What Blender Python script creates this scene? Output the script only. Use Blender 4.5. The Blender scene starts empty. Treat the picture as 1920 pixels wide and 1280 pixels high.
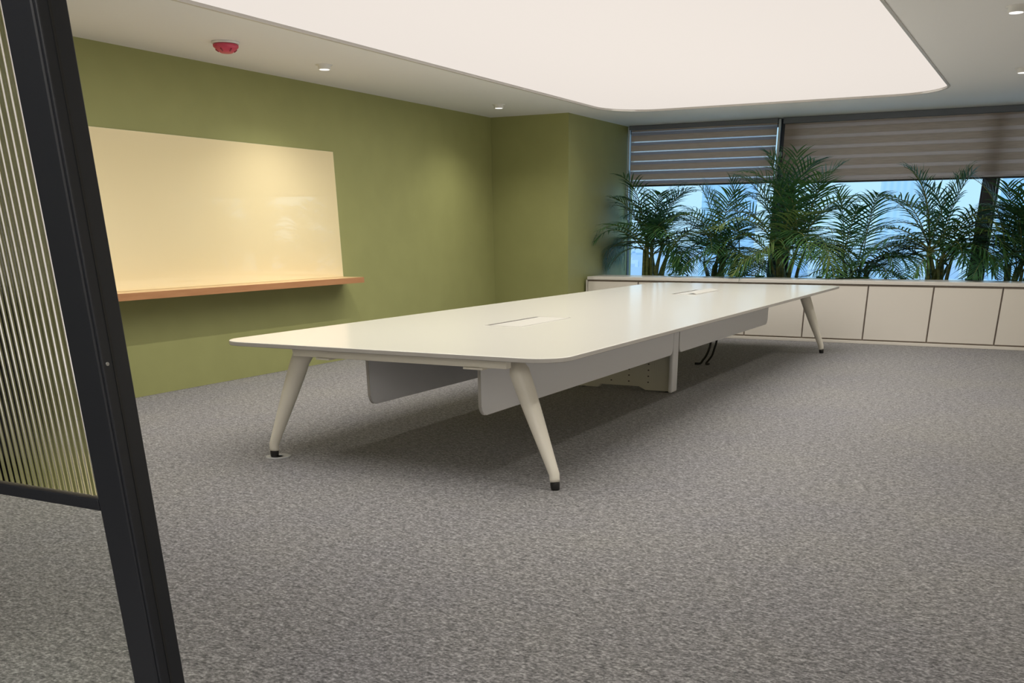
import bpy, bmesh, math, random
from mathutils import Vector, Matrix, noise
random.seed(7)
C = bpy.context.scene.collection
S = bpy.context.scene

# ------------------------------------------------------------------ camera
YAW, PITCH, ROLL = math.radians(26.758), math.radians(23.209), math.radians(-0.331)
fw = Vector((-math.sin(YAW)*math.cos(PITCH), math.cos(YAW)*math.cos(PITCH), -math.sin(PITCH)))
rt = Vector((math.cos(YAW), math.sin(YAW), 0))
up = rt.cross(fw)
rt2 = rt*math.cos(ROLL)+up*math.sin(ROLL)
up2 = -rt*math.sin(ROLL)+up*math.cos(ROLL)
cam_d = bpy.data.cameras.new('camera')
cam = bpy.data.objects.new('camera', cam_d); C.objects.link(cam)
m = Matrix.Identity(4)
for i in range(3):
    m[i][0], m[i][1], m[i][2] = rt2[i], up2[i], -fw[i]
m[0][3], m[1][3], m[2][3] = 0, 0, 1.39
cam.matrix_world = m
cam_d.sensor_fit = 'HORIZONTAL'; cam_d.sensor_width = 36
cam_d.lens = 36*1767.86/1920
cam_d.shift_x = (960-1023.16)/1920
cam_d.shift_y = (1191.93-640)/1920
cam_d.clip_start = 0.02; cam_d.clip_end = 9000
S.camera = cam

# ------------------------------------------------------------------ sky, exposure
w = bpy.data.worlds.new('sky'); S.world = w; w.use_nodes = True
bg = w.node_tree.nodes['Background']
bg.inputs[0].default_value = (0.45, 0.76, 1.0, 1); bg.inputs[1].default_value = 1.15
S.view_settings.view_transform = 'Standard'; S.view_settings.look = 'None'
S.view_settings.exposure = 0.0; S.view_settings.gamma = 1; S.view_settings.use_curve_mapping = False

# room numbers
XL, XR, YN, YA, XB, YW, H = -7.362, 0.38, 1.5, 12.99, -6.161, 15.175, 2.851
RX0, RX1, RY0, RY1, RR = -5.635, -1.385, 3.3, 13.35, 0.66      # ceiling light opening

def area(name, loc, sx, sy, power, col, spread=180, rot=(0, 0, 0)):
    l = bpy.data.lights.new(name, 'AREA'); l.shape = 'RECTANGLE'; l.size = sx; l.size_y = sy
    l.energy = power; l.color = col; l.spread = math.radians(spread)
    o = bpy.data.objects.new(name, l); C.objects.link(o); o.location = loc; o.rotation_euler = rot
    return o
# the light box in the ceiling: most of its light goes straight down
area('light_box_lamp', ((RX0+RX1)/2, (RY0+RY1)/2, H+0.012), RX1-RX0-0.2, RY1-RY0-0.2, 185, (1.0, 0.965, 0.90), 140)

# added fill strip under the light box's left lip, brightening the board wall
area('added_strip_lamp', (RX0+0.02, 7.6, H-0.016), 0.03, 8.2, 42, (1.0, 0.95, 0.85), 100, (0, math.radians(40), 0))

# ------------------------------------------------------------------ helpers
def mat(name, col, rough=0.5, metal=0.0, spec=0.5, emit=None, es=1.0, coat=0.0, trans=0.0, sub=0.0):
    M = bpy.data.materials.new(name); M.use_nodes = True
    b = M.node_tree.nodes['Principled BSDF']
    b.inputs['Base Color'].default_value = (*col, 1)
    b.inputs['Roughness'].default_value = rough; b.inputs['Metallic'].default_value = metal
    b.inputs['Specular IOR Level'].default_value = spec
    b.inputs['Coat Weight'].default_value = coat
    b.inputs['Transmission Weight'].default_value = trans
    if emit: b.inputs['Emission Color'].default_value = (*emit, 1); b.inputs['Emission Strength'].default_value = es
    return M
def nd(M, t, **k):
    n = M.node_tree.nodes.new(t)
    for a, v in k.items(): setattr(n, a, v)
    return n
def ln(M, a, b): M.node_tree.links.new(a, b)
def noisecol(M, c1, c2, scale, stretch=(1, 1, 1), detail=4, lo=0.35, hi=0.65, bump=0.0, rot=(0, 0, 0), dist=0.01):
    """base colour wanders between two colours of the thing itself; optional bump"""
    b = M.node_tree.nodes['Principled BSDF']
    tc = nd(M, 'ShaderNodeTexCoord'); mp = nd(M, 'ShaderNodeMapping')
    mp.inputs['Scale'].default_value = stretch; mp.inputs['Rotation'].default_value = rot
    n = nd(M, 'ShaderNodeTexNoise'); n.inputs['Scale'].default_value = scale; n.inputs['Detail'].default_value = detail
    r = nd(M, 'ShaderNodeValToRGB'); r.color_ramp.elements[0].position = lo; r.color_ramp.elements[1].position = hi
    r.color_ramp.elements[0].color = (*c1, 1); r.color_ramp.elements[1].color = (*c2, 1)
    ln(M, tc.outputs['Object'], mp.inputs[0]); ln(M, mp.outputs[0], n.inputs['Vector'])
    ln(M, n.outputs['Fac'], r.inputs[0]); ln(M, r.outputs[0], b.inputs['Base Color'])
    if bump:
        bp = nd(M, 'ShaderNodeBump'); bp.inputs['Strength'].default_value = bump; bp.inputs['Distance'].default_value = dist
        ln(M, n.outputs['Fac'], bp.inputs['Height']); ln(M, bp.outputs[0], b.inputs['Normal'])
    return M

def box(bm, x0, x1, y0, y1, z0, z1, mi=0):
    vs = [bm.verts.new(p) for p in ((x0,y0,z0),(x1,y0,z0),(x1,y1,z0),(x0,y1,z0),(x0,y0,z1),(x1,y0,z1),(x1,y1,z1),(x0,y1,z1))]
    fs = []
    for q in ((3,2,1,0),(4,5,6,7),(0,1,5,4),(1,2,6,5),(2,3,7,6),(3,0,4,7)):
        f = bm.faces.new([vs[i] for i in q]); f.material_index = mi; fs.append(f)
    return vs, fs
def bbox(bm, x0, x1, y0, y1, z0, z1, bev=0.004, seg=2, mi=0):
    t = bmesh.new(); box(t, x0, x1, y0, y1, z0, z1, mi)
    bmesh.ops.bevel(t, geom=t.edges[:], offset=bev, segments=seg, profile=0.5, affect='EDGES')
    for f in t.faces: f.material_index = mi
    merge(bm, t)
def merge(bm, t):
    mp = {}
    for v in t.verts: mp[v] = bm.verts.new(v.co)
    for f in t.faces:
        try:
            g = bm.faces.new([mp[v] for v in f.verts]); g.material_index = f.material_index; g.smooth = f.smooth
        except ValueError: pass
    t.free()
def prism(bm, pts, z0, z1, mi=0, ax='z', smooth=False):
    """extrude a 2D outline (ccw) along an axis"""
    def P(a, b, c):
        return (a, b, c) if ax == 'z' else ((c, a, b) if ax == 'x' else (a, c, b))
    lo = [bm.verts.new(P(a, b, z0)) for a, b in pts]; hi = [bm.verts.new(P(a, b, z1)) for a, b in pts]
    n = len(pts)
    f = bm.faces.new(lo[::-1]); f.material_index = mi; g = bm.faces.new(hi); g.material_index = mi
    for i in range(n):
        q = bm.faces.new((lo[i], lo[(i+1) % n], hi[(i+1) % n], hi[i])); q.material_index = mi; q.smooth = smooth
    return f, g
def rrect(x0, x1, y0, y1, r, n=10):
    out = []
    for cx, cy, a in ((x1-r, y0+r, -90), (x1-r, y1-r, 0), (x0+r, y1-r, 90), (x0+r, y0+r, 180)):
        for i in range(n+1):
            t = math.radians(a+90*i/n); out.append((cx+r*math.cos(t), cy+r*math.sin(t)))
    return out
def tube(bm, pts, rad, n=16, cap=True, mi=0):
    pts = [Vector(p) for p in pts]
    if not hasattr(rad, '__len__'): rad = [rad]*len(pts)
    rings = []; ref = None
    for i, p in enumerate(pts):
        d = (pts[min(i+1, len(pts)-1)]-pts[max(i-1, 0)]).normalized()
        if ref is None:
            ref = Vector((1, 0, 0)) if abs(d.x) < 0.9 else Vector((0, 1, 0))
        a = (ref-d*ref.dot(d)).normalized(); b = d.cross(a); ref = a
        rings.append([bm.verts.new(p+(a*math.cos(2*math.pi*k/n)+b*math.sin(2*math.pi*k/n))*rad[i]) for k in range(n)])
    for i in range(len(rings)-1):
        for k in range(n):
            f = bm.faces.new((rings[i][k], rings[i][(k+1) % n], rings[i+1][(k+1) % n], rings[i+1][k])); f.smooth = True; f.material_index = mi
    if cap:
        f = bm.faces.new(rings[0][::-1]); f.material_index = mi; f = bm.faces.new(rings[-1]); f.material_index = mi
def lathe(bm, c, prof, n=32, mi=0, smooth=True):
    rings = []
    for r, z in prof:
        rings.append([bm.verts.new((c[0]+r*math.cos(2*math.pi*k/n), c[1]+r*math.sin(2*math.pi*k/n), c[2]+z)) for k in range(n)])
    for i in range(len(rings)-1):
        for k in range(n):
            f = bm.faces.new((rings[i][k], rings[i][(k+1) % n], rings[i+1][(k+1) % n], rings[i+1][k])); f.smooth = smooth; f.material_index = mi
    f = bm.faces.new(rings[0][::-1]); f.material_index = mi; f = bm.faces.new(rings[-1]); f.material_index = mi

def obj(name, bm, mats, parent=None, origin=None, autosmooth=None):
    if not isinstance(mats, (list, tuple)): mats = [mats]
    bmesh.ops.recalc_face_normals(bm, faces=bm.faces[:])
    org = Vector(origin) if origin is not None else (world_loc(parent) if parent else Vector((0, 0, 0)))
    for v in bm.verts: v.co -= org
    me = bpy.data.meshes.new(name); bm.to_mesh(me); bm.free()
    for M in mats: me.materials.append(M)
    o = bpy.data.objects.new(name, me); C.objects.link(o)
    if parent: o.parent = parent; o.location = org-world_loc(parent)
    else: o.location = org
    return o
def world_loc(o):
    v = Vector(o.location)
    while o.parent: o = o.parent; v += Vector(o.location)
    return v
def tag(o, label, cat, group=None, kind=None):
    o['label'] = label; o['category'] = cat
    if group: o['group'] = group
    if kind: o['kind'] = kind
    return o
def thing(name, label, cat, loc, group=None):
    o = bpy.data.objects.new(name, None); o.empty_display_size = 0.1; C.objects.link(o); o.location = loc
    return tag(o, label, cat, group)
def struct(name, bm, mats, parent=None):
    o = obj(name, bm, mats, parent)
    if not parent: o['kind'] = 'structure'
    return o
def cutrect(bm, x0, x1, y0, y1, hole, z, flip=False):
    """rectangle at height z with a hole outline, bridged"""
    n = len(hole)//4
    hv = [bm.verts.new((a, b, z)) for a, b in hole]
    c = [bm.verts.new(p) for p in ((x1, y0, z), (x1, y1, z), (x0, y1, z), (x0, y0, z))]
    for q in range(4):
        seg = hv[q*n:(q+1)*n]
        for i in range(len(seg)-1): bm.faces.new((c[q], seg[i+1], seg[i]))
        nx = hv[((q+1) % 4)*n]
        bm.faces.new((c[q], c[(q+1) % 4], nx, seg[-1]))

# ------------------------------------------------------------------ materials
m_green = noisecol(mat('olive_wall_paint', (0.3, 0.31, 0.1), 0.55, spec=0.35), (0.30, 0.31, 0.125), (0.315, 0.325, 0.132), 3, detail=2)
m_off = mat('off_white_wall_paint', (0.72, 0.69, 0.62), 0.7)
m_ceil = mat('ceiling_paint', (0.80, 0.81, 0.82), 0.75, spec=0.3)
m_mem = mat('light_membrane', (0.10, 0.10, 0.10), 0.6, spec=0.0, emit=(0.80, 0.73, 0.67), es=1.0)
m_trimw = mat('white_trim', (0.50, 0.48, 0.45), 0.4)
m_table = mat('white_laminate', (0.71, 0.69, 0.63), 0.19, spec=0.6)
m_tedge = mat('grey_white_edge_band', (0.46, 0.44, 0.41), 0.45)
m_leg = mat('ivory_powder_coat', (0.84, 0.80, 0.70), 0.4)
m_panel = mat('pale_grey_laminate', (0.86, 0.86, 0.88), 0.5)
m_steel = mat('beige_painted_steel', (0.70, 0.68, 0.58), 0.45)
m_black = mat('black_plastic', (0.01, 0.01, 0.01), 0.5)
m_frame = mat('black_anodised_aluminium', (0.012, 0.0135, 0.018), 0.38, spec=0.5)
m_screw = mat('steel_screw', (0.5, 0.5, 0.5), 0.3, metal=1)
m_alu = mat('brushed_aluminium', (0.62, 0.61, 0.58), 0.35, metal=0.6)
m_cab = mat('cream_cabinet_laminate', (0.77, 0.725, 0.655), 0.42)
m_cabtop = mat('light_cabinet_top', (0.74, 0.71, 0.66), 0.28)
m_gap = mat('dark_shadow_gap', (0.34, 0.29, 0.25), 0.6)
m_board = mat('cream_glass', (0.86, 0.74, 0.46), 0.004, spec=1.0)
m_boarde = mat('polished_glass_edge', (0.85, 0.80, 0.60), 0.1)
m_win = mat('dark_window_aluminium', (0.022, 0.026, 0.036), 0.4)
m_winl = mat('pale_window_trim', (0.55, 0.62, 0.68), 0.4)
m_head = mat('grey_blind_cassette', (0.14, 0.155, 0.19), 0.5)
m_rail = mat('pale_bottom_rail', (0.6, 0.56, 0.6), 0.35)
m_red = mat('red_plastic', (0.60, 0.06, 0.12), 0.4)
m_redd = mat('dark_red_plastic', (0.30, 0.03, 0.06), 0.4)
m_whitep = mat('white_plastic', (0.8, 0.8, 0.78), 0.4)
m_lens = mat('lamp_lens', (0.9, 0.9, 0.9), 0.3, emit=(1, 0.97, 0.95), es=1.1)
m_pot = mat('glazed_white_pot', (0.6, 0.58, 0.54), 0.4)
m_disc = mat('grey_disc', (0.35, 0.36, 0.37), 0.5)
m_soil = noisecol(mat('potting_soil', (0.05, 0.035, 0.02), 0.9), (0.03, 0.02, 0.012), (0.08, 0.05, 0.03), 40)

# carpet: heathered loop pile
m_carpet = mat('grey_loop_carpet', (0.3, 0.28, 0.27), 0.95, spec=0.1)
def build_carpet(M):
    b = M.node_tree.nodes['Principled BSDF']; b.inputs['Sheen Weight'].default_value = 0.15
    tc = nd(M, 'ShaderNodeTexCoord')
    def N(scale, st, det, rot=0.0):
        mp = nd(M, 'ShaderNodeMapping'); mp.inputs['Scale'].default_value = st; mp.inputs['Rotation'].default_value = (0, 0, rot)
        n = nd(M, 'ShaderNodeTexNoise'); n.inputs['Scale'].default_value = scale; n.inputs['Detail'].default_value = det; n.inputs['Roughness'].default_value = 0.65
        ln(M, tc.outputs['Object'], mp.inputs[0]); ln(M, mp.outputs[0], n.inputs['Vector']); return n
    fine = N(84, (0.75, 1.0, 1), 3, 0.35); mid = N(34, (0.6, 1.0, 1), 4, -0.2); big = N(0.9, (1, 1, 1), 3)
    a = nd(M, 'ShaderNodeMath', operation='MULTIPLY_ADD'); a.inputs[1].default_value = 0.62
    ln(M, fine.outputs['Fac'], a.inputs[0])
    c = nd(M, 'ShaderNodeMath', operation='MULTIPLY'); c.inputs[1].default_value = 0.38
    ln(M, mid.outputs['Fac'], c.inputs[0]); ln(M, c.outputs[0], a.inputs[2])
    r = nd(M, 'ShaderNodeValToRGB'); e = r.color_ramp.elements
    e[0].position = 0.375; e[0].color = (0.062, 0.063, 0.066, 1); e[1].position = 0.645; e[1].color = (0.46, 0.457, 0.465, 1)
    k = e.new(0.5); k.color = (0.193, 0.191, 0.194, 1)
    ln(M, a.outputs[0], r.inputs[0])
    mx = nd(M, 'ShaderNodeMix', data_type='RGBA', blend_type='MULTIPLY'); mx.inputs['Factor'].default_value = 1
    r2 = nd(M, 'ShaderNodeValToRGB'); r2.color_ramp.elements[0].position = 0.3; r2.color_ramp.elements[1].position = 0.7
    r2.color_ramp.elements[0].color = (0.9, 0.89, 0.93, 1); r2.color_ramp.elements[1].color = (1.0, 0.985, 0.95, 1)
    ln(M, big.outputs['Fac'], r2.inputs[0]); ln(M, r.outputs[0], mx.inputs['A']); ln(M, r2.outputs[0], mx.inputs['B'])
    ln(M, mx.outputs['Result'], b.inputs['Base Color'])
    bp = nd(M, 'ShaderNodeBump'); bp.inputs['Strength'].default_value = 0.6; bp.inputs['Distance'].default_value = 0.006
    ln(M, a.outputs[0], bp.inputs['Height']); ln(M, bp.outputs[0], b.inputs['Normal'])
build_carpet(m_carpet)

def woodmat(name, c1, c2):
    M = mat(name, c1, 0.4)
    return noisecol(M, c1, c2, 4, stretch=(9, 0.7, 9), detail=5, lo=0.3, hi=0.7)
m_wood = woodmat('pale_maple_veneer', (0.62, 0.42, 0.22), (0.74, 0.54, 0.30))
m_woode = woodmat('red_brown_edge_band', (0.40, 0.19, 0.085), (0.47, 0.235, 0.11))

def glassmat(name, tint=(1, 1, 1), refl=0.06):
    """thin architectural pane: clear, with a little mirror reflection"""
    M = bpy.data.materials.new(name); M.use_nodes = True
    nt = M.node_tree; nt.nodes.remove(nt.nodes['Principled BSDF'])
    out = nt.nodes['Material Output']
    t = nd(M, 'ShaderNodeBsdfTransparent'); t.inputs[0].default_value = (*tint, 1)
    g = nd(M, 'ShaderNodeBsdfGlossy'); g.inputs['Roughness'].default_value = 0.02
    fr = nd(M, 'ShaderNodeFresnel'); fr.inputs[0].default_value = 1.3
    mx = nd(M, 'ShaderNodeMixShader')
    ge = nd(M, 'ShaderNodeNewGeometry'); mu = nd(M, 'ShaderNodeMath', operation='SUBTRACT', use_clamp=True)
    ln(M, fr.outputs[0], mu.inputs[0]); ln(M, ge.outputs['Backfacing'], mu.inputs[1])
    ln(M, mu.outputs[0], mx.inputs[0]); ln(M, t.outputs[0], mx.inputs[1]); ln(M, g.outputs[0], mx.inputs[2]); ln(M, mx.outputs[0], out.inputs[0])
    return M
m_glass = glassmat('clear_window_glass')
m_pane = glassmat('clear_partition_glass', (0.98, 0.99, 0.97))
m_flute = mat('fluted_glass', (1, 1, 1), 0.012, trans=1.0); m_flute.node_tree.nodes['Principled BSDF'].inputs['IOR'].default_value = 1.45

def fabric(name, c1, c2, alpha=1.0, trans=0.5):
    M = mat(name, c1, 0.85, spec=0.1)
    noisecol(M, c1, c2, 12, stretch=(0.5, 1, 10), detail=6, lo=0.3, hi=0.7, bump=0.2, dist=0.003)
    b = M.node_tree.nodes['Principled BSDF']; out = M.node_tree.nodes['Material Output']
    tr = nd(M, 'ShaderNodeBsdfTranslucent'); tr.inputs[0].default_value = (c2[0]*1.35, c2[1]*1.08, c2[2]*0.95, 1)
    mx = nd(M, 'ShaderNodeMixShader'); mx.inputs[0].default_value = trans
    ln(M, b.outputs[0], mx.inputs[1]); ln(M, tr.outputs[0], mx.inputs[2])
    last = mx
    if alpha < 1:
        t = nd(M, 'ShaderNodeBsdfTransparent'); m2 = nd(M, 'ShaderNodeMixShader'); m2.inputs[0].default_value = alpha
        ln(M, t.outputs[0], m2.inputs[1]); ln(M, mx.outputs[0], m2.inputs[2]); last = m2
    ln(M, last.outputs[0], out.inputs[0])
    return M
m_fbrown = fabric('brown_woven_blind', (0.38, 0.34, 0.30), (0.58, 0.53, 0.48), trans=0.5)
m_fgrey = fabric('grey_woven_blind', (0.50, 0.47, 0.47), (0.64, 0.61, 0.60), trans=0.52)
m_fgrey2 = fabric('bluish_grey_woven_blind', (0.34, 0.36, 0.42), (0.46, 0.49, 0.56), trans=0.5)
m_sheer = fabric('sheer_blind', (0.6, 0.62, 0.66), (0.7, 0.72, 0.76), alpha=0.55, trans=0.5)

def leafmat(name, c1, c2, sc=5):
    M = mat(name, c1, 0.42, spec=0.4)
    noisecol(M, c1, c2, sc, detail=3, lo=0.38, hi=0.66)
    b = M.node_tree.nodes['Principled BSDF']; out = M.node_tree.nodes['Material Output']
    tr = nd(M, 'ShaderNodeBsdfTranslucent'); tr.inputs[0].default_value = (c2[0]*1.3, c2[1]*1.6, c2[2], 1)
    mx = nd(M, 'ShaderNodeMixShader'); mx.inputs[0].default_value = 0.22
    ln(M, b.outputs[0], mx.inputs[1]); ln(M, tr.outputs[0], mx.inputs[2]); ln(M, mx.outputs[0], out.inputs[0])
    return M
m_leafs = [leafmat('dark_palm_leaf', (0.025, 0.085, 0.045), (0.06, 0.16, 0.06)),
           leafmat('mid_palm_leaf', (0.045, 0.13, 0.05), (0.12, 0.24, 0.07)),
           leafmat('yellowish_palm_leaf', (0.10, 0.19, 0.06), (0.22, 0.29, 0.10))]
m_stem = noisecol(mat('palm_cane', (0.14, 0.18, 0.06), 0.5), (0.08, 0.13, 0.04), (0.26, 0.27, 0.09), 8, stretch=(1, 1, 3))

# ------------------------------------------------------------------ the room
bm = bmesh.new(); box(bm, XL-0.2, XR+0.2, -2.5, YW+0.2, -0.15, 0); struct('floor', bm, m_carpet)
bm = bmesh.new(); box(bm, XL-0.2, XL, -2.5, YA+0.3, 0, H); struct('wall_left', bm, m_green)
bm = bmesh.new(); box(bm, XL, XB, YA, YW+0.2, 0, H)
struct('wall_column', bm, m_green)
bm = bmesh.new(); box(bm, XR, XR+0.2, -2.5, YW+0.2, 0, H); struct('wall_right', bm, m_off)
bm = bmesh.new(); box(bm, XL, XR, -2.7, -2.5, 0, H); struct('wall_back', bm, m_off)
bm = bmesh.new(); box(bm, XL, -3.13, YN, YN+0.1, 0, H); struct('wall_front', bm, m_off)
# window wall: sill below, lintel strip above
bm = bmesh.new(); box(bm, XB, XR, YW, YW+0.2, 0, 0.42); box(bm, XB, XR, YW, YW+0.2, H-0.02, H+0.2); struct('wall_window', bm, m_win)
# ceiling with the light box opening
hole = rrect(RX0, RX1, RY0, RY1, RR, 12)
bm = bmesh.new()
cutrect(bm, XL-0.2, XR+0.2, -2.7, YW+0.2, hole, H)
cutrect(bm, XL-0.2, XR+0.2, -2.7, YW+0.2, hole, H+0.2)
n = len(hole)
lo = [bm.verts.new((a, b, H)) for a, b in hole]; hi = [bm.verts.new((a, b, H+0.2)) for a, b in hole]
for i in range(n): bm.faces.new((lo[i], lo[(i+1) % n], hi[(i+1) % n], hi[i]))
bmesh.ops.remove_doubles(bm, verts=bm.verts[:], dist=1e-4)
struct('ceiling', bm, m_ceil)

# light box: stretched membrane and its lip
t = thing('ceiling_light_box', 'large glowing white membrane light with rounded corners, recessed in the ceiling above the table', 'ceiling light', ((RX0+RX1)/2, (RY0+RY1)/2, H))
bm = bmesh.new(); prism(bm, rrect(RX0-0.0, RX1+0.0, RY0, RY1, RR, 12), H+0.018, H+0.03); obj('diffuser', bm, m_mem, t)
bm = bmesh.new()
def ring(bm, r0, r1, z0, z1):
    A = [(a, b) for a, b in r0]; B = [(a, b) for a, b in r1]; n = len(A)
    va = [[bm.verts.new((a, b, z)) for a, b in A] for z in (z0, z1)]; vb = [[bm.verts.new((a, b, z)) for a, b in B] for z in (z0, z1)]
    for i in range(n):
        j = (i+1) % n
        bm.faces.new((va[0][i], va[0][j], vb[0][j], vb[0][i])); bm.faces.new((va[1][i], va[1][j], vb[1][j], vb[1][i]))
        bm.faces.new((va[0][i], va[0][j], va[1][j], va[1][i])); bm.faces.new((vb[0][i], vb[0][j], vb[1][j], vb[1][i]))
g = 0.022
ring(bm, rrect(RX0+0.004, RX1-0.004, RY0+0.004, RY1-0.004, RR, 12), rrect(RX0-g, RX1+g, RY0-g, RY1+g, RR+g, 12), H-0.006, H+0.016)
obj('lip', bm, m_trimw, t)
bm = bmesh.new(); box(bm, RX0+0.005, RX0+0.035, 3.5, 11.7, H-0.0145, H-0.0065); obj('added_strip_profile', bm, m_trimw, t)  # cover profile for the added fill strip

# ------------------------------------------------------------------ windows
m1x0, m1x1 = -3.86, -3.61
m2x0, m2x1 = -1.02, -0.885
def window(name, x0, x1, lw=0.05):
    t = bpy.data.objects.new(name, None); C.objects.link(t); t.location = (x0, YW, 0.42); t['kind'] = 'structure'
    bm = bmesh.new()
    for a in ((x0, x0+lw, 0.42, H-0.02), (x1-0.05, x1, 0.42, H-0.02)): box(bm, a[0], a[1], YW+0.02, YW+0.10, a[2], a[3])
    for a in ((0.42, 0.50), (H-0.10, H-0.02)): box(bm, x0+lw, x1-0.05, YW+0.02, YW+0.10, *a)
    obj('window_frame', bm, m_win, t)
    bm = bmesh.new(); box(bm, x0+lw, x1-0.05, YW+0.055, YW+0.065, 0.50, H-0.10); obj('window_pane', bm, m_glass, t)
window('window_1', XB, m1x0+0.05, 0.008)
window('window_2', m1x1-0.0, m2x0+0.02)
window('window_3', m2x1, XR)
for k, (a, b) in enumerate(((m1x0, m1x1), (m2x0, m2x1))):
    bm = bmesh.new(); bbox(bm, a, b, YW-0.02, YW+0.14, 0.0, H-0.001, 0.006); struct('trim_%d' % (k+1), bm, m_win)
bm = bmesh.new(); box(bm, m2x1+0.012, m2x1+0.022, YW-0.022, YW+0.02, 0.42, H-0.03); struct('trim_3', bm, m_winl)

# ------------------------------------------------------------------ zebra blinds
def blind(name, label, x0, x1, zt, zb, openb):
    t = thing(name, label, 'blind', ((x0+x1)/2, YW-0.10, zt), 'woven striped roller blinds over the windows')
    bm = bmesh.new(); bbox(bm, x0, x1, YW-0.15, YW-0.04, zt, H-0.001, 0.006); obj('cassette', bm, m_head, t)
    bm = bmesh.new(); y = YW-0.085
    pitch = 0.132; k = 0; z = zb+0.035
    while z < zt:
        if openb:
            seq = ((0.038, 2, 0.0), (0.016, 3, 0.003), (0.078, 0, 0.0))
        else:
            seq = ((0.045, 1, 0.0), (0.087, 0, 0.0))
        for hgt, mi, off in seq:
            z1 = min(z+hgt, zt)
            if z < zt: box(bm, x0+0.015, x1-0.015, y+off, y+off+0.0025, z, z1, mi)
            z += hgt
    obj('fabric', bm, [m_fbrown, m_fgrey, m_fgrey2, m_sheer], t)
    bm = bmesh.new(); bbox(bm, x0+0.01, x1-0.01, y-0.012, y+0.014, zb+0.012, zb+0.036, 0.005); obj('bottom_rail', bm, m_rail, t)
    bm = bmesh.new(); box(bm, x0+0.01, x1-0.01, y-0.010, y+0.012, zb-0.008, zb+0.0118); obj('bottom_seal', bm, m_black, t)
    return t
b1 = blind('roller_blind', 'brown striped roller blind with open light bands, beside the green column', XB+0.05, -3.845, 2.795, 2.025, True)
b2 = blind('roller_blind', 'wide closed brown woven roller blind right of the narrow window post', -3.765, 0.36, 2.775, 2.012, False)
# side channels of the first blind, chain of the second
bm = bmesh.new(); box(bm, XB+0.015, XB+0.045, YW-0.10, YW-0.06, 1.55, 2.84); obj('side_channel', bm, m_winl, b1)
bm = bmesh.new(); box(bm, -3.84, -3.81, YW-0.10, YW-0.06, 2.02, 2.84); obj('side_channel', bm, m_winl, b1)
bm = bmesh.new()
bbox(bm, -3.80, -3.765, YW-0.11, YW-0.06, 2.36, 2.42, 0.006); obj('chain_holder', bm, m_winl, b1)

# ------------------------------------------------------------------ cabinets under the window
YC, YCB = 13.531, 14.15
CX0, CW, NC = -6.10, 0.80, 8
for k in range(NC):
    x0 = CX0+k*CW; x1 = x0+CW
    if k == NC-1: x1 = XR-0.003
    words = ['leftmost cream cabinet, against the green column, behind the far end of the table',
             'cream cabinet second from the green column, mostly hidden by the table',
             'cream cabinet third from the green column, hidden by the white table top',
             'cream cabinet whose door shows under the table, left of the far right table leg',
             'cream cabinet with the far right table leg standing in front of its door',
             'cream cabinet below the smallest palm, just right of the table corner',
             'cream cabinet below the bushy palm left of the thick dark window post',
             'rightmost cream cabinet, cut by the right edge of the photo']
    t = thing('storage_cabinet', words[k], 'cabinet', ((x0+x1)/2, YCB, 0), 'low cream cabinets under the window')
    bm = bmesh.new(); box(bm, x0+0.002, x1-0.002, YC+0.024, YCB, 0.0365, 0.732); obj('body', bm, m_gap, t)
    bm = bmesh.new(); bbox(bm, x0+0.010, x1-0.010, YC, YC+0.022, 0.055, 0.712, 0.002); obj('door', bm, m_cab, t)
bm = bmesh.new(); bbox(bm, CX0, XR-0.003, YC-0.012, YCB-0.02, 0.0, 0.036, 0.003)
tag(obj('plinth', bm, m_cab, origin=(-2.9, YC, 0)), 'long low cream plinth running along the floor under the cabinet doors', 'plinth')
bm = bmesh.new(); bbox(bm, CX0, XR-0.003, YC-0.012, YCB, 0.737, 0.780, 0.004)
tag(obj('cabinet_worktop', bm, m_cabtop, origin=(-2.9, YC, 0.737)), 'long pale top slab lying across all the low cabinets, in front of the palms', 'worktop')
bm = bmesh.new(); box(bm, CX0-0.022, CX0-0.001, YC+0.0, YCB, 0.0, 0.7365)
tag(obj('end_panel', bm, m_cabtop, origin=(CX0, YC, 0.0365)), 'narrow pale end strip of the cabinet row, against the green column', 'panel')

# ------------------------------------------------------------------ conference table
TX0, TX1, TY0, TY1, TZ = -4.781, -2.315, 4.745, 12.87, 0.75
T = thing('conference_table', 'long white conference table with rounded corners and splayed tapered legs on the grey carpet', 'table', ((TX0+TX1)/2, (TY0+TY1)/2, 0))
def top_mesh(y0, y1):
    out = rrect(TX0, TX1, TY0, TY1, 0.17, 12)
    return out
bm = bmesh.new()
o0 = rrect(TX0, TX1, TY0, TY1, 0.20, 14)
def inset(d): return rrect(TX0+d, TX1-d, TY0+d, TY1-d, 0.20-d, 14)
levels = [(0.004, 0.75), (0.001, 0.7488), (0.0, 0.746), (0.0, 0.727), (0.003, 0.724), (0.02, 0.722)]
rings = []
for d, z in levels: rings.append([bm.verts.new((a, b, z)) for a, b in inset(d)])
for i in range(len(rings)-1):
    for k in range(len(rings[0])):
        j = (k+1) % len(rings[0])
        f = bm.faces.new((rings[i][k], rings[i][j], rings[i+1][j], rings[i+1][k])); f.material_index = 0 if i < 1 else 1; f.smooth = False
f = bm.faces.new(rings[0]); f.material_index = 0
f = bm.faces.new(rings[-1][::-1]); f.material_index = 1
obj('tabletop', bm, [m_table, m_tedge], T)
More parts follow.
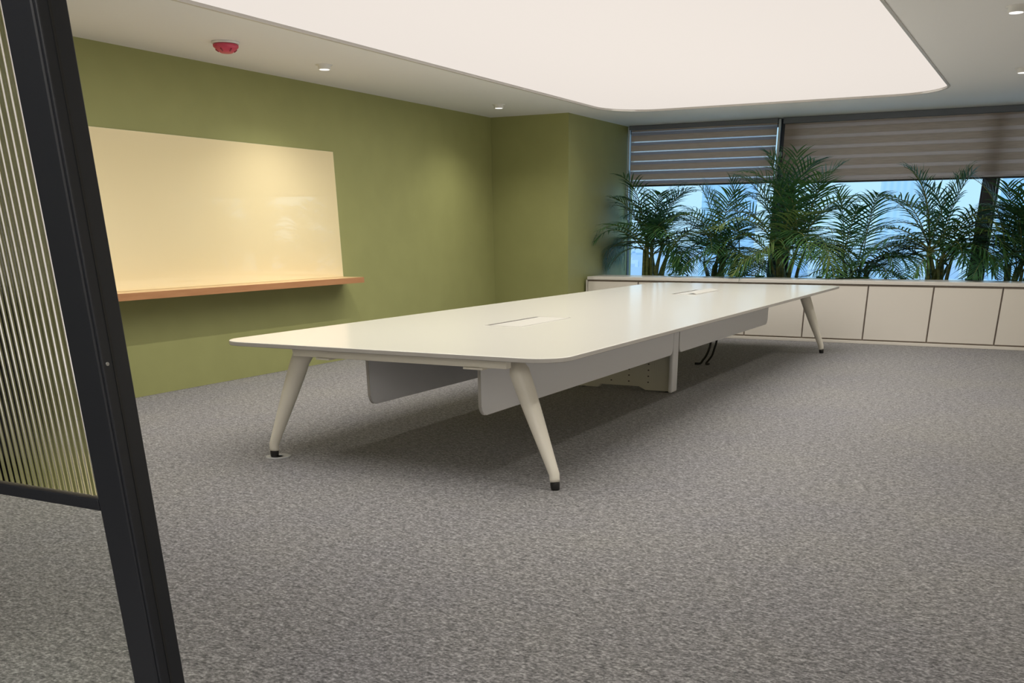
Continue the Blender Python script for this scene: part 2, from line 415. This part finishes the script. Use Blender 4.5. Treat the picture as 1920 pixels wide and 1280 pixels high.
# power hatches let into the top: aluminium frame, flap, dark brush slot
def hatch(x0, x1, y0, y1, openx):
    bm = bmesh.new()
    ring(bm, [(x1, y0), (x1, y1), (x0, y1), (x0, y0)], [(x1+0.007, y0-0.007), (x1+0.007, y1+0.007), (x0-0.007, y1+0.007), (x0-0.007, y0-0.007)], 0.7500, 0.7522)
    h = obj('power_hatch', bm, m_alu, T, origin=((x0+x1)/2, (y0+y1)/2, 0.75))
    bm = bmesh.new(); bbox(bm, x0+0.03, x1-0.004, y0+0.004, y1-0.004, 0.7502, 0.7515, 0.0005); obj('flap', bm, m_table2, h)
    bm = bmesh.new(); box(bm, x0+0.002, x0+0.028, y0+0.03, y1-0.03, 0.7501, 0.7506); obj('cable_slot', bm, m_slot, h)
    return h
m_table2 = mat('pale_hatch_flap', (0.60, 0.58, 0.53), 0.3)
m_slot = mat('dark_cable_slot', (0.07, 0.06, 0.05), 0.7)
hatch(-3.70, -3.41, 6.38, 7.22, 0)
h2 = hatch(-3.70, -3.41, 10.45, 11.35, 0)
# the far hatch has its flap tilted up a little
bm = bmesh.new()
for i in range(8):
    a0, a1 = i/8, (i+1)/8
    z0, z1 = 0.753+0.016*math.sin(a0*math.pi/2), 0.753+0.016*math.sin(a1*math.pi/2)
    xa, xb = -3.43-0.10*a0, -3.43-0.10*a1
    for (ya, yb) in ((10.50, 11.30),):
        v = [bm.verts.new(p) for p in ((xa, ya, z0), (xa, yb, z0), (xb, yb, z1), (xb, ya, z1))]
        w_ = [bm.verts.new((p.co.x, p.co.y, p.co.z+0.003)) for p in v]
        bm.faces.new(v[::-1]); bm.faces.new(w_)
        for q in range(4): bm.faces.new((v[q], v[(q+1) % 4], w_[(q+1) % 4], w_[q]))
obj('raised_flap', bm, m_table2, h2)

# under-top frame rails
bm = bmesh.new()
bbox(bm, -4.20, -2.66, 4.80, 4.86, 0.676, 0.7215, 0.004)
bbox(bm, -4.22, -2.63, 12.40, 12.46, 0.676, 0.7215, 0.004)
for x in (-4.06, -2.86): bbox(bm, x, x+0.05, 4.861, 12.399, 0.695, 0.7215, 0.004)
obj('under_frame', bm, m_leg, T)
for (xa, xb, ya) in ((-3.99, -3.93, 4.79), (-2.92, -2.83, 4.79)):
    bm = bmesh.new(); bbox(bm, xa-0.02, xb+0.02, ya, ya+0.12, 0.664, 0.6755, 0.002); obj('bracket', bm, m_leg, T)

def leg(top, shoulder, low, foot):
    """top, shoulder, low, foot: joint centres"""
    top, shoulder, low, foot = map(Vector, (top, shoulder, low, foot))
    bm = bmesh.new(); pts = []; rad = []
    pts += [top, top.lerp(shoulder, 0.45)]; rad += [0.040, 0.044]
    N = 14
    for i in range(N+1):
        a = i/N; p = shoulder.lerp(low, a)
        pts.append(p); rad.append(0.060*(1-a)+0.031*a+0.006*math.sin(a*math.pi)*(1-a))
    pts.append(low+(foot-low)*0.30+Vector((0, 0, 0))); rad.append(0.030)
    pts.append(low+(foot-low)*0.48); rad.append(0.0295)
    tube(bm, pts, rad, 28)
    l = obj('leg', bm, m_leg, T, origin=(foot.x, foot.y, 0))
    bm = bmesh.new()
    a = low+(foot-low)*0.49
    tube(bm, [a, a.lerp(foot, 0.2), a.lerp(foot, 0.85), foot], [0.026, 0.0285, 0.026, 0.023], 20)
    obj('foot', bm, m_black, l)
leg((-2.70, 4.98, 0.72), (-2.665, 4.965, 0.645), (-2.392, 4.868, 0.088), (-2.380, 4.858, 0.0))
leg((-4.17, 4.98, 0.72), (-4.245, 4.93, 0.645), (-4.478, 4.842, 0.088), (-4.482, 4.838, 0.0))
leg((-2.62, 12.05, 0.72), (-2.585, 12.07, 0.645), (-2.375, 12.235, 0.088), (-2.360, 12.245, 0.0))
leg((-4.20, 12.05, 0.72), (-4.27, 12.07, 0.645), (-4.48, 12.235, 0.088), (-4.495, 12.245, 0.0))

# modesty panels (hung flat boards with rounded lower corners)
def panel(x, y0, y1, zb):
    r = 0.06; pts = [(y0, 0.69), (y0, zb+r)]
    for i in range(1, 9): a = math.radians(180+90*i/8); pts.append((y0+r+r*math.cos(a), zb+r+r*math.sin(a)))
    for i in range(0, 9): a = math.radians(270+90*i/8); pts.append((y1-r+r*math.cos(a), zb+r+r*math.sin(a)))
    pts.append((y1, 0.69))
    bm = bmesh.new(); prism(bm, pts, x-0.022, x, 0, 'x')
    bmesh.ops.bevel(bm, geom=[e for e in bm.edges if abs(e.verts[0].co.x-e.verts[1].co.x) < 1e-5], offset=0.004, segments=2, affect='EDGES')
    for f in bm.faces:
        c = f.calc_center_median(); f.material_index = 0 if abs(f.normal.x) > 0.9 else 1
    obj('modesty_panel', bm, [m_panel, m_tedge], T)
panel(-2.965, 5.03, 8.49, 0.352)
panel(-3.835, 5.09, 8.49, 0.352)
panel(-2.965, 8.66, 11.86, 0.352)
panel(-3.835, 8.66, 11.86, 0.352)
# steel centre leg with an arched foot and hole rows
bm = bmesh.new()
cx0, cx1, cy0, cy1 = -3.96, -3.003, 8.57, 8.635
out = [(cx0, 0.008), (-3.74, 0.008), (-3.715, 0.038), (-3.32, 0.038), (-3.25, 0.008), (cx1, 0.008), (cx1, 0.7), (cx0, 0.7)]
prism(bm, out, cy0, cy1, 0, 'y')
bmesh.ops.bevel(bm, geom=[e for e in bm.edges if abs(e.verts[0].co.x-e.verts[1].co.x) < 1e-5 and abs(e.verts[0].co.z-e.verts[1].co.z) > 0.5], offset=0.018, segments=4, affect='EDGES')
CL = obj('centre_leg', bm, m_steel, T, origin=((cx0+cx1)/2, cy0, 0))
for x in (-3.225, -3.42, -3.60, -3.78):
    for z in (0.08, 0.135, 0.19, 0.245):
        bm = bmesh.new()
        lathe_pts = [(x+0.009*math.cos(k*math.pi/5), z+0.006*math.sin(k*math.pi/5)) for k in range(10)]
        prism(bm, lathe_pts, cy0-0.0015, cy0-0.0002, 0, 'y')
        obj('screw_hole', bm, m_slot, CL)
bm = bmesh.new()
for x in (-3.185, -3.165, -3.145): box(bm, x, x+0.006, cy0-0.0025, cy0-0.0002, 0.05, 0.69)
obj('crease', bm, m_steel, CL)
bm = bmesh.new(); bbox(bm, -3.002, -2.962, 8.50, 8.645, 0.006, 0.70, 0.014, 3); obj('edge_column', bm, m_panel, CL)
for x in (-3.04, -3.90):
    bm = bmesh.new(); lathe(bm, (x, 8.60, 0), [(0.02, 0), (0.022, 0.004), (0.01, 0.0078)], 16)
    obj('levelling_foot', bm, m_black, CL)

# two dark cables hanging from the far hatch to the floor
def curve_pts(ctrl, n=10):
    P = [Vector(c) for c in ctrl]; out = []
    P = [P[0]]+P+[P[-1]]
    for i in range(1, len(P)-2):
        for k in range(n):
            t_ = k/n; a, b, c, d = P[i-1:i+3]
            out.append(0.5*((2*b)+(-a+c)*t_+(2*a-5*b+4*c-d)*t_*t_+(-a+3*b-3*c+d)*t_**3))
    out.append(P[-2]); return out
bm = bmesh.new()
tube(bm, curve_pts([(-3.25, 10.60, 0.71), (-3.26, 10.60, 0.45), (-3.265, 10.60, 0.24), (-3.30, 10.60, 0.12), (-3.345, 10.60, 0.05), (-3.375, 10.60, 0.014), (-3.43, 10.58, 0.013)]), 0.013, 10)
tag(obj('power_cable', bm, m_black, origin=(-3.30, 10.6, 0)), 'black cable hanging below the far half of the table and curling onto the carpet', 'cable', 'black cables below the table')
bm = bmesh.new()
tube(bm, curve_pts([(-3.19, 10.62, 0.71), (-3.20, 10.62, 0.40), (-3.205, 10.62, 0.26), (-3.225, 10.62, 0.18), (-3.25, 10.62, 0.10), (-3.31, 10.62, 0.014), (-3.27, 10.60, 0.013)]), 0.012, 10)
tag(obj('power_cable', bm, m_black, origin=(-3.25, 10.62, 0)), 'shorter black cable hanging just right of its twin below the table', 'cable', 'black cables below the table')
# cover plate on the carpet at the near left foot
bm = bmesh.new()
lathe(bm, (-4.47, 4.86, 0), [(0.085, 0.0), (0.083, 0.003), (0.036, 0.0035), (0.035, 0.0)], 28)
tag(obj('floor_disc', bm, m_disc, origin=(-4.47, 4.86, 0)), 'thin grey disc lying on the carpet under the near left table foot', 'floor cover')

# ------------------------------------------------------------------ glass board and shelf
bm = bmesh.new(); BY0, BY1, BZ0, BZ1 = 4.70, 9.404, 0.922, 2.212
bbox(bm, XL+0.012, XL+0.020, BY0, BY1, BZ0, BZ1, 0.0015, 1)
for f in bm.faces: f.material_index = 0 if f.calc_center_median().x > XL+0.0199 else 1
gb = obj('glass_board', bm, [m_board, m_boarde], origin=(XL+0.012, (BY0+BY1)/2, BZ0))
tag(gb, 'large cream glass writing board on the green wall, standing above the wooden shelf', 'board')
bm = bmesh.new(); box(bm, XL+0.002, XL+0.012, BY0+0.04, BY1-0.04, BZ0+0.04, BZ1-0.04); obj('backing', bm, m_tedge, gb)
bm = bmesh.new(); box(bm, XL+0.001, XL+0.2975, 4.3, 9.42, 0.862, 0.921)
sh = obj('wall_shelf', bm, m_wood, origin=(XL, 6.9, 0.862))
tag(sh, 'long wooden wall shelf with a red brown edge below the glass board', 'shelf')
bm = bmesh.new(); box(bm, XL+0.2978, XL+0.300, 4.3, 9.42, 0.862, 0.921); obj('edge_band', bm, m_woode, sh)

# ------------------------------------------------------------------ ceiling fittings
def downlight(x, y, label, power=14, tilt=0):
    t = thing('downlight', label, 'downlight', (x, y, H), 'small round ceiling downlights')
    bm = bmesh.new(); lathe(bm, (x, y, H), [(0.080, 0.0), (0.080, -0.004), (0.060, -0.006), (0.060, -0.038), (0.050, -0.040)], 36); obj('housing', bm, m_whitep, t)
    bm = bmesh.new(); lathe(bm, (x, y, H), [(0.048, -0.0402), (0.048, -0.0412), (0.03, -0.0415)], 28); obj('lens', bm, m_lens, t)
    l = bpy.data.lights.new('downlight_lamp', 'SPOT'); l.energy = power; l.spot_size = math.radians(138); l.spot_blend = 1.0; l.shadow_soft_size = 0.05; l.color = (1, 0.945, 0.84)
    o = bpy.data.objects.new('downlight_lamp', l); C.objects.link(o); o.parent = t; o.location = (0, 0, -0.06); o.rotation_euler = (0, math.radians(tilt), 0)
downlight(-6.50, 8.30, 'small white downlight over the green wall, just right of the red detector', 81, 0)
downlight(-6.55, 11.77, 'small white downlight near the far inner corner of the green wall', 60, 0)
downlight(-0.55, 8.63, 'round bright downlight in the top right corner of the photo', 114)
downlight(-0.60, 11.78, 'downlight half cut off at the right edge of the ceiling', 80)
downlight(-6.50, 4.9, 'downlight hidden behind the dark glass partition frame', 81, 0)
downlight(-0.55, 4.9, 'downlight above the near right part of the room, out of view', 90)
downlight(-6.50, 1.9, 'downlight near the glass partition, out of view on the left', 63, 0)
t = thing('added_corridor_panel', 'added flat rectangular fill light over the corridor behind the camera, out of view', 'ceiling light', (-1.3, -0.5, H))  # unseen panel added so camera-facing surfaces get frontal light
bm = bmesh.new(); bbox(bm, -2.82, 0.22, -1.62, 0.62, H-0.03, H-0.001, 0.004); obj('housing', bm, m_whitep, t)
bm = bmesh.new(); box(bm, -2.78, 0.18, -1.58, 0.58, H-0.033, H-0.0305); obj('diffuser', bm, m_lens, t)
area('corridor_fill_lamp', (-1.3, -0.5, H-0.04), 2.9, 2.1, 75, (1.0, 0.96, 0.9), 180)  # fill lamp of the added corridor panel
t = thing('fire_detector', 'red domed fire detector on a pale base, on the ceiling above the glass board', 'detector', (-6.476, 6.99, H))
bm = bmesh.new(); lathe(bm, (-6.476, 6.99, H), [(0.112, 0), (0.112, -0.012), (0.100, -0.016)], 36); obj('base', bm, m_whitep, t)
bm = bmesh.new(); lathe(bm, (-6.476, 6.99, H), [(0.094, -0.0162), (0.103, -0.022), (0.102, -0.036), (0.080, -0.056), (0.052, -0.076), (0.044, -0.079), (0.02, -0.080)], 36); dm = obj('dome', bm, m_red, t)
for k in range(6):
    a = k*math.pi/3-0.3; c, s = math.cos(a), math.sin(a)
    bm = bmesh.new()
    tube(bm, [(-6.476+0.084*c, 6.99+0.084*s, H-0.053), (-6.476+0.060*c, 6.99+0.060*s, H-0.070)], 0.007, 8)
    obj('vent_rib', bm, m_redd, dm)

# ------------------------------------------------------------------ glazed partition at the left
t = thing('glass_partition', 'black framed partition at the left edge with fluted glass above a clear lower pane', 'partition', (-2.5, YN, 0))
def fbox(name, x0, x1, y0, y1, z0, z1, b=0.004, M=None): 
    bm = bmesh.new(); bbox(bm, x0, x1, y0, y1, z0, z1, b); return obj(name, bm, M or m_frame, t)
st = fbox('stile', -1.966, -1.872, YN, YN+0.055, 0.0, H-0.001, 0.006)
st2 = fbox('door_jamb', -1.8715, -1.862, YN+0.002, YN+0.075, 0.0, H-0.001, 0.003)
bm = bmesh.new(); box(bm, -1.8618, -1.8605, YN+0.028, YN+0.034, 0.0, H-0.002); obj('seal', bm, m_black, st2)
bm = bmesh.new(); tube(bm, [(-1.8621, YN+0.013, 1.122), (-1.8600, YN+0.013, 1.122)], 0.0042, 14); obj('screw', bm, m_screw, st2)
fbox('stile', -3.125, -3.03, YN, YN+0.055, 0.0, H-0.001, 0.006)
fbox('rail', -3.03, -1.966, YN, YN+0.05, 0.772, 0.800, 0.003)
fbox('rail', -3.03, -1.966, YN, YN+0.05, 0.0, 0.06, 0.003)
fbox('rail', -3.03, -1.966, YN, YN+0.05, H-0.06, H-0.001, 0.003)
bm = bmesh.new(); pitch = 0.0225; x = -3.03; pts = []
NF = int((3.03-1.968)/pitch); sub = 8
f0 = []; b0 = []
for i in range(NF*sub+1):
    u = i/sub; ph = (u % 1.0)
    d = 0.0030*(0.5-0.5*math.cos(2*math.pi*ph))
    f0.append((x+u*pitch, YN+0.022-d)); b0.append((x+u*pitch, YN+0.026))
z0, z1 = 0.803, H-0.062
vf = [[bm.verts.new((a, b, z)) for a, b in f0] for z in (z0, z1)]
vb = [[bm.verts.new((a, b, z)) for a, b in b0] for z in (z0, z1)]
for i in range(len(f0)-1):
    q = bm.faces.new((vf[0][i], vf[0][i+1], vf[1][i+1], vf[1][i])); q.smooth = True
    bm.faces.new((vb[0][i], vb[0][i+1], vb[1][i+1], vb[1][i]))
    bm.faces.new((vf[0][i], vf[0][i+1], vb[0][i+1], vb[0][i])); bm.faces.new((vf[1][i], vf[1][i+1], vb[1][i+1], vb[1][i]))
bm.faces.new((vf[0][0], vf[1][0], vb[1][0], vb[0][0])); bm.faces.new((vf[0][-1], vf[1][-1], vb[1][-1], vb[0][-1]))
obj('fluted_pane', bm, m_flute, t)
bm = bmesh.new(); box(bm, -3.03, -1.968, YN+0.018, YN+0.026, 0.062, 0.770); obj('clear_pane', bm, m_pane, t)

# pale panel on the right wall (it shows mirrored in the glass board)
bm = bmesh.new()
bbox(bm, XR-0.02, XR-0.001, 12.2, 13.5, 1.26, 1.77, 0.004)
tag(obj('wall_panel', bm, m_whitep, origin=(XR-0.01, 12.9, 1.26)), 'pale panel on the right wall, seen only mirrored at the left of the glass board', 'panel')

# ------------------------------------------------------------------ palms
def clampP(p):
    p = p.copy()
    if p.y > 15.0: p.y = 15.0-0.04*math.tanh((p.y-15.0)*4)+0.0
    lim = XB+0.03
    if p.x < lim and p.y > 12.9: p.x = lim+0.02*math.tanh((lim-p.x)*4)
    if p.x > XR-0.03: p.x = XR-0.03
    if p.y > YW-0.18 and p.z > 1.98: p.y = YW-0.18
    if p.z < 0.80 and 13.45 < p.y < 14.2: p.z = 0.80
    return p
def frond(bm, P0, az, elev, L, droop, rnd, leafL, nleaf, wid=0.021):
    """pinnate palm frond: rachis plus two rows of drooping leaflets"""
    N = 18; pts = [P0]; d = Vector((math.cos(az)*math.cos(elev), math.sin(az)*math.cos(elev), math.sin(elev)))
    dirs = []
    for i in range(N):
        dirs.append(d.copy())
        d = (d+Vector((0, 0, -droop*(0.35+1.5*i/N)/N))).normalized()
        pts.append(pts[-1]+d*L/N)
    dirs.append(d)
    tube(bm, [clampP(p) for p in pts], [0.0085*(1-0.8*i/N)+0.001 for i in range(N+1)], 5, mi=1)
    for k in range(nleaf):
        s = 0.16+0.84*(k+0.5)/nleaf
        q = s*N; i = min(int(q), N-1); p = pts[i].lerp(pts[i+1], q-i); dd = dirs[i]
        side = dd.cross(Vector((0, 0, 1)))
        if side.length < 0.05: side = Vector((1, 0, 0))
        side.normalize(); nrm = side.cross(dd).normalized()
        ll = leafL*(math.sin(math.pi*(0.14+0.80*(s-0.22)/0.78))**0.7)*rnd.uniform(0.85, 1.12)
        for sg in (-1, 1):
            ang = math.radians(68-36*(s-0.22)/0.78+rnd.uniform(-7, 7))
            v = (dd*math.cos(ang)+side*sg*math.sin(ang)+nrm*0.22).normalized()
            pp = p.copy(); w0 = wid*rnd.uniform(0.8, 1.15)
            prev = None; M_ = 4
            for j in range(M_+1):
                a = j/M_; wj = w0*(0.5+1.1*a if a < 0.35 else (1-a)*1.33+0.02)*0.5
                tang = v.cross(nrm)
                if tang.length < 1e-3: tang = dd
                tang = tang.normalized()
                c1, c2 = clampP(pp-tang*wj), clampP(pp+tang*wj)
                cur = (bm.verts.new(c1), bm.verts.new(c2))
                if prev: 
                    f = bm.faces.new((prev[0], prev[1], cur[1], cur[0])); f.smooth = True
                prev = cur
                v = (v+Vector((0, 0, -0.12-0.12*a))).normalized()
                pp = pp+v*ll/M_
def palm(x, y, label, rnd, nst, nfr, crown, spread, leafL, extra=(), tone=0):
    t = thing('areca_palm', label, 'potted palm', (x, y, 0), 'areca palms behind the low cabinets')
    bm = bmesh.new(); lathe(bm, (x, y, 0), [(0.15, 0.0), (0.17, 0.02), (0.21, 0.40), (0.225, 0.42), (0.225, 0.44), (0.205, 0.44), (0.20, 0.40)], 32); obj('pot', bm, m_pot, t)
    bm = bmesh.new(); lathe(bm, (x, y, 0), [(0.19, 0.40), (0.19, 0.41), (0.05, 0.418)], 24); obj('soil', bm, m_soil, t)
    bm = bmesh.new(); tops = []
    for k in range(nst):
        a = rnd.uniform(0, 2*math.pi); r = 0.15*math.sqrt(rnd.random())
        b0 = Vector((x+r*math.cos(a), y+r*math.sin(a), 0.40))
        lx = rnd.uniform(-1, 1)*spread*0.16; ly = rnd.uniform(-1, 0.5)*0.10
        hz = rnd.uniform(0.86, 1.12)*crown
        p1 = b0+Vector((lx*0.3, ly*0.3, (hz-0.40)*0.55)); p2 = Vector((b0.x+lx, b0.y+ly, hz))
        tube(bm, curve_pts([b0, p1, p2], 5), [0.031-0.0012*i for i in range(11)], 8)
        tops.append((p2, math.atan2(ly, lx), (p2-p1).normalized()))
    obj('stems', bm, m_stem, t)
    fr = []
    for k in range(int(nfr*2.1)):
        p, a, dr = tops[k % nst]
        # fan out mostly sideways, some towards the room
        side = 1 if (k % 2 == 0) else -1
        az = (0 if side > 0 else math.pi)+rnd.uniform(-1.15, 0.55)*side*1.0
        if side > 0: az = rnd.uniform(-1.2, 0.45)
        else: az = math.pi-rnd.uniform(-1.2, 0.45)
        el = math.radians(rnd.choice((78, 62, 50, 38, 25, 10))+rnd.uniform(-6, 6))
        fr.append((p, az, el, rnd.uniform(0.85, 1.22)*spread, rnd.uniform(1.2, 2.1)))
    for (dx, dz, az, el, L, dr) in extra: fr.append((Vector((x+dx, y, dz)), math.radians(az), math.radians(el), L, dr))
    for k, (p, az, el, L, dr) in enumerate(fr):
        bm = bmesh.new(); frond(bm, p, az, el, L, dr, rnd, leafL*1.42, 19, 0.027)
        mi = rnd.choices((0, 1, 2), weights=((6, 2, 0.3), (5, 3, 1), (3, 4, 1.5))[tone])[0]
        obj('frond', bm, [m_leafs[mi], m_stem], t)
PY = 14.62
palm(-5.52, PY, 'dark palm nearest the green column, its leaves reaching over the column', random.Random(11), 13, 20, 1.14, 0.92, 0.30,
     extra=((0.0, 1.2, -15, 66, 0.95, 1.0),), tone=0)
palm(-4.44, PY, 'palm second from the green column, left of the tall one', random.Random(12), 12, 18, 1.06, 0.95, 0.32, tone=1)
palm(-3.44, PY, 'tallest palm, its top fronds reaching in front of the closed blind at the window post', random.Random(13), 9, 21, 1.1, 1.15, 0.36,
     extra=((0.0, 1.25, 100, 86, 1.15, 0.4), (-0.05, 1.2, 170, 80, 1.2, 1.1), (0.05, 1.2, 0, 50, 1.35, 1.3)), tone=2)
palm(-2.45, PY, 'low loose palm in the middle of the wide window, right of the tallest one', random.Random(14), 7, 14, 0.92, 0.85, 0.28,
     extra=((0.0, 1.0, 10, 80, 0.75, 0.5),), tone=1)
palm(-1.42, PY, 'dense dark bushy palm just left of the thick window post', random.Random(15), 12, 24, 1.02, 1.0, 0.32,
     extra=((-0.1, 1.15, 185, 60, 1.2, 1.4), (0.0, 1.3, 20, 78, 0.8, 0.7)), tone=0)
palm(-0.42, PY, 'palm at the right edge of the photo, right of the thick window post', random.Random(16), 9, 18, 0.98, 0.9, 0.32, tone=1)

# ------------------------------------------------------------------ city far below
m_ground = noisecol(mat('hazy_city_ground', (0.5, 0.6, 0.75), 0.9), (0.60, 0.72, 0.90), (1.0, 1.0, 1.0), 0.012, detail=8, lo=0.38, hi=0.62)  # distance haze is put into the pale ground colour
bm = bmesh.new(); box(bm, -6000, 3000, 60, 9000, -121, -120); struct('ground', bm, m_ground)
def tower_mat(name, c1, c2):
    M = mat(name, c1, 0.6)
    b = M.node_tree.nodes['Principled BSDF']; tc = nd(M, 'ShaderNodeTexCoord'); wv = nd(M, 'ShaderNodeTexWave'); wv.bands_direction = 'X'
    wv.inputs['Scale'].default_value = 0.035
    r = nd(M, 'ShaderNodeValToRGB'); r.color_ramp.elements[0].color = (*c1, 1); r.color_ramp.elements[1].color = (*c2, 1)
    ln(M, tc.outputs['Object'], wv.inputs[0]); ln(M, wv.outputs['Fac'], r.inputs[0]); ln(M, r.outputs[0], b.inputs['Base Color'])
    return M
m_tw = [tower_mat('pale_haze_tower', (0.85, 0.92, 1.0), (0.72, 0.85, 1.0)), tower_mat('blue_haze_tower', (0.60, 0.78, 1.0), (0.68, 0.84, 1.0))]  # base colours lightened towards the sky in place of haze
def tower(a0, a1, Y, ztop, M, label, setback=0.0):
    x0, x1 = a0*Y, a1*Y
    bm = bmesh.new(); box(bm, x0, x1, Y, Y+(x1-x0), -120, ztop)
    k = (x1-x0)*0.2
    box(bm, x0+k, x1-k, Y+k, Y+(x1-x0)-k, ztop, ztop+14)
    box(bm, x0+2*k, x0+2.4*k, Y+2*k, Y+2.4*k, ztop+14, ztop+40)
    tag(obj('tower_block', bm, M, origin=((x0+x1)/2, Y, -120)), label, 'building', 'hazy towers beyond the window')
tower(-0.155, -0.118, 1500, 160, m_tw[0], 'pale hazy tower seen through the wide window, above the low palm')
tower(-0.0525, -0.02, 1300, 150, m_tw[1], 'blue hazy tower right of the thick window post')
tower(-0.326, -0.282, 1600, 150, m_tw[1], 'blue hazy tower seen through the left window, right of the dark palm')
rc = random.Random(5)
m_low = [mat('pale_roof', (0.9, 0.92, 0.98), 0.8), mat('lavender_block', (0.74, 0.80, 0.96), 0.8), mat('blue_roof', (0.10, 0.42, 0.95), 0.8), mat('grey_blue_block', (0.56, 0.68, 0.86), 0.8)]  # pale tones also stand in for haze; vivid blue is the roof's own
for k in range(60):
    row, col = divmod(k, 12); Y = 1700+row*520+rc.uniform(0, 200); a = -0.42+0.42*(col+rc.uniform(0.1, 0.45))/12; x = a*Y
    s = rc.uniform(25, 0.018*Y); hh = rc.uniform(12, 60+row*6)
    mi = rc.choices((0, 1, 3), weights=(5, 4, 3))[0]
    if (row, col) in ((2, 4), (3, 7)): continue
    bm = bmesh.new(); box(bm, x, x+s, Y, Y+s*0.7, -120, -120+hh); box(bm, x+s*0.3, x+s*0.5, Y+s*0.2, Y+s*0.4, -120+hh, -120+hh+6)
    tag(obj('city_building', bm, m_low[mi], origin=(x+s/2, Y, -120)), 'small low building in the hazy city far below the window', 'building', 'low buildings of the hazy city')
for (a, Y) in ((-0.264, 2800), (-0.155, 3400)):
    bm = bmesh.new(); box(bm, a*Y, a*Y+60, Y, Y+60, -120, -85); box(bm, a*Y+10, a*Y+25, Y+10, Y+25, -85, -80)
    tag(obj('city_building', bm, m_low[2], origin=(a*Y+30, Y, -120)), 'vivid blue roofed building in the hazy city %s' % ('seen left of the window post' if a < -0.2 else 'seen right of the low palm'), 'building')
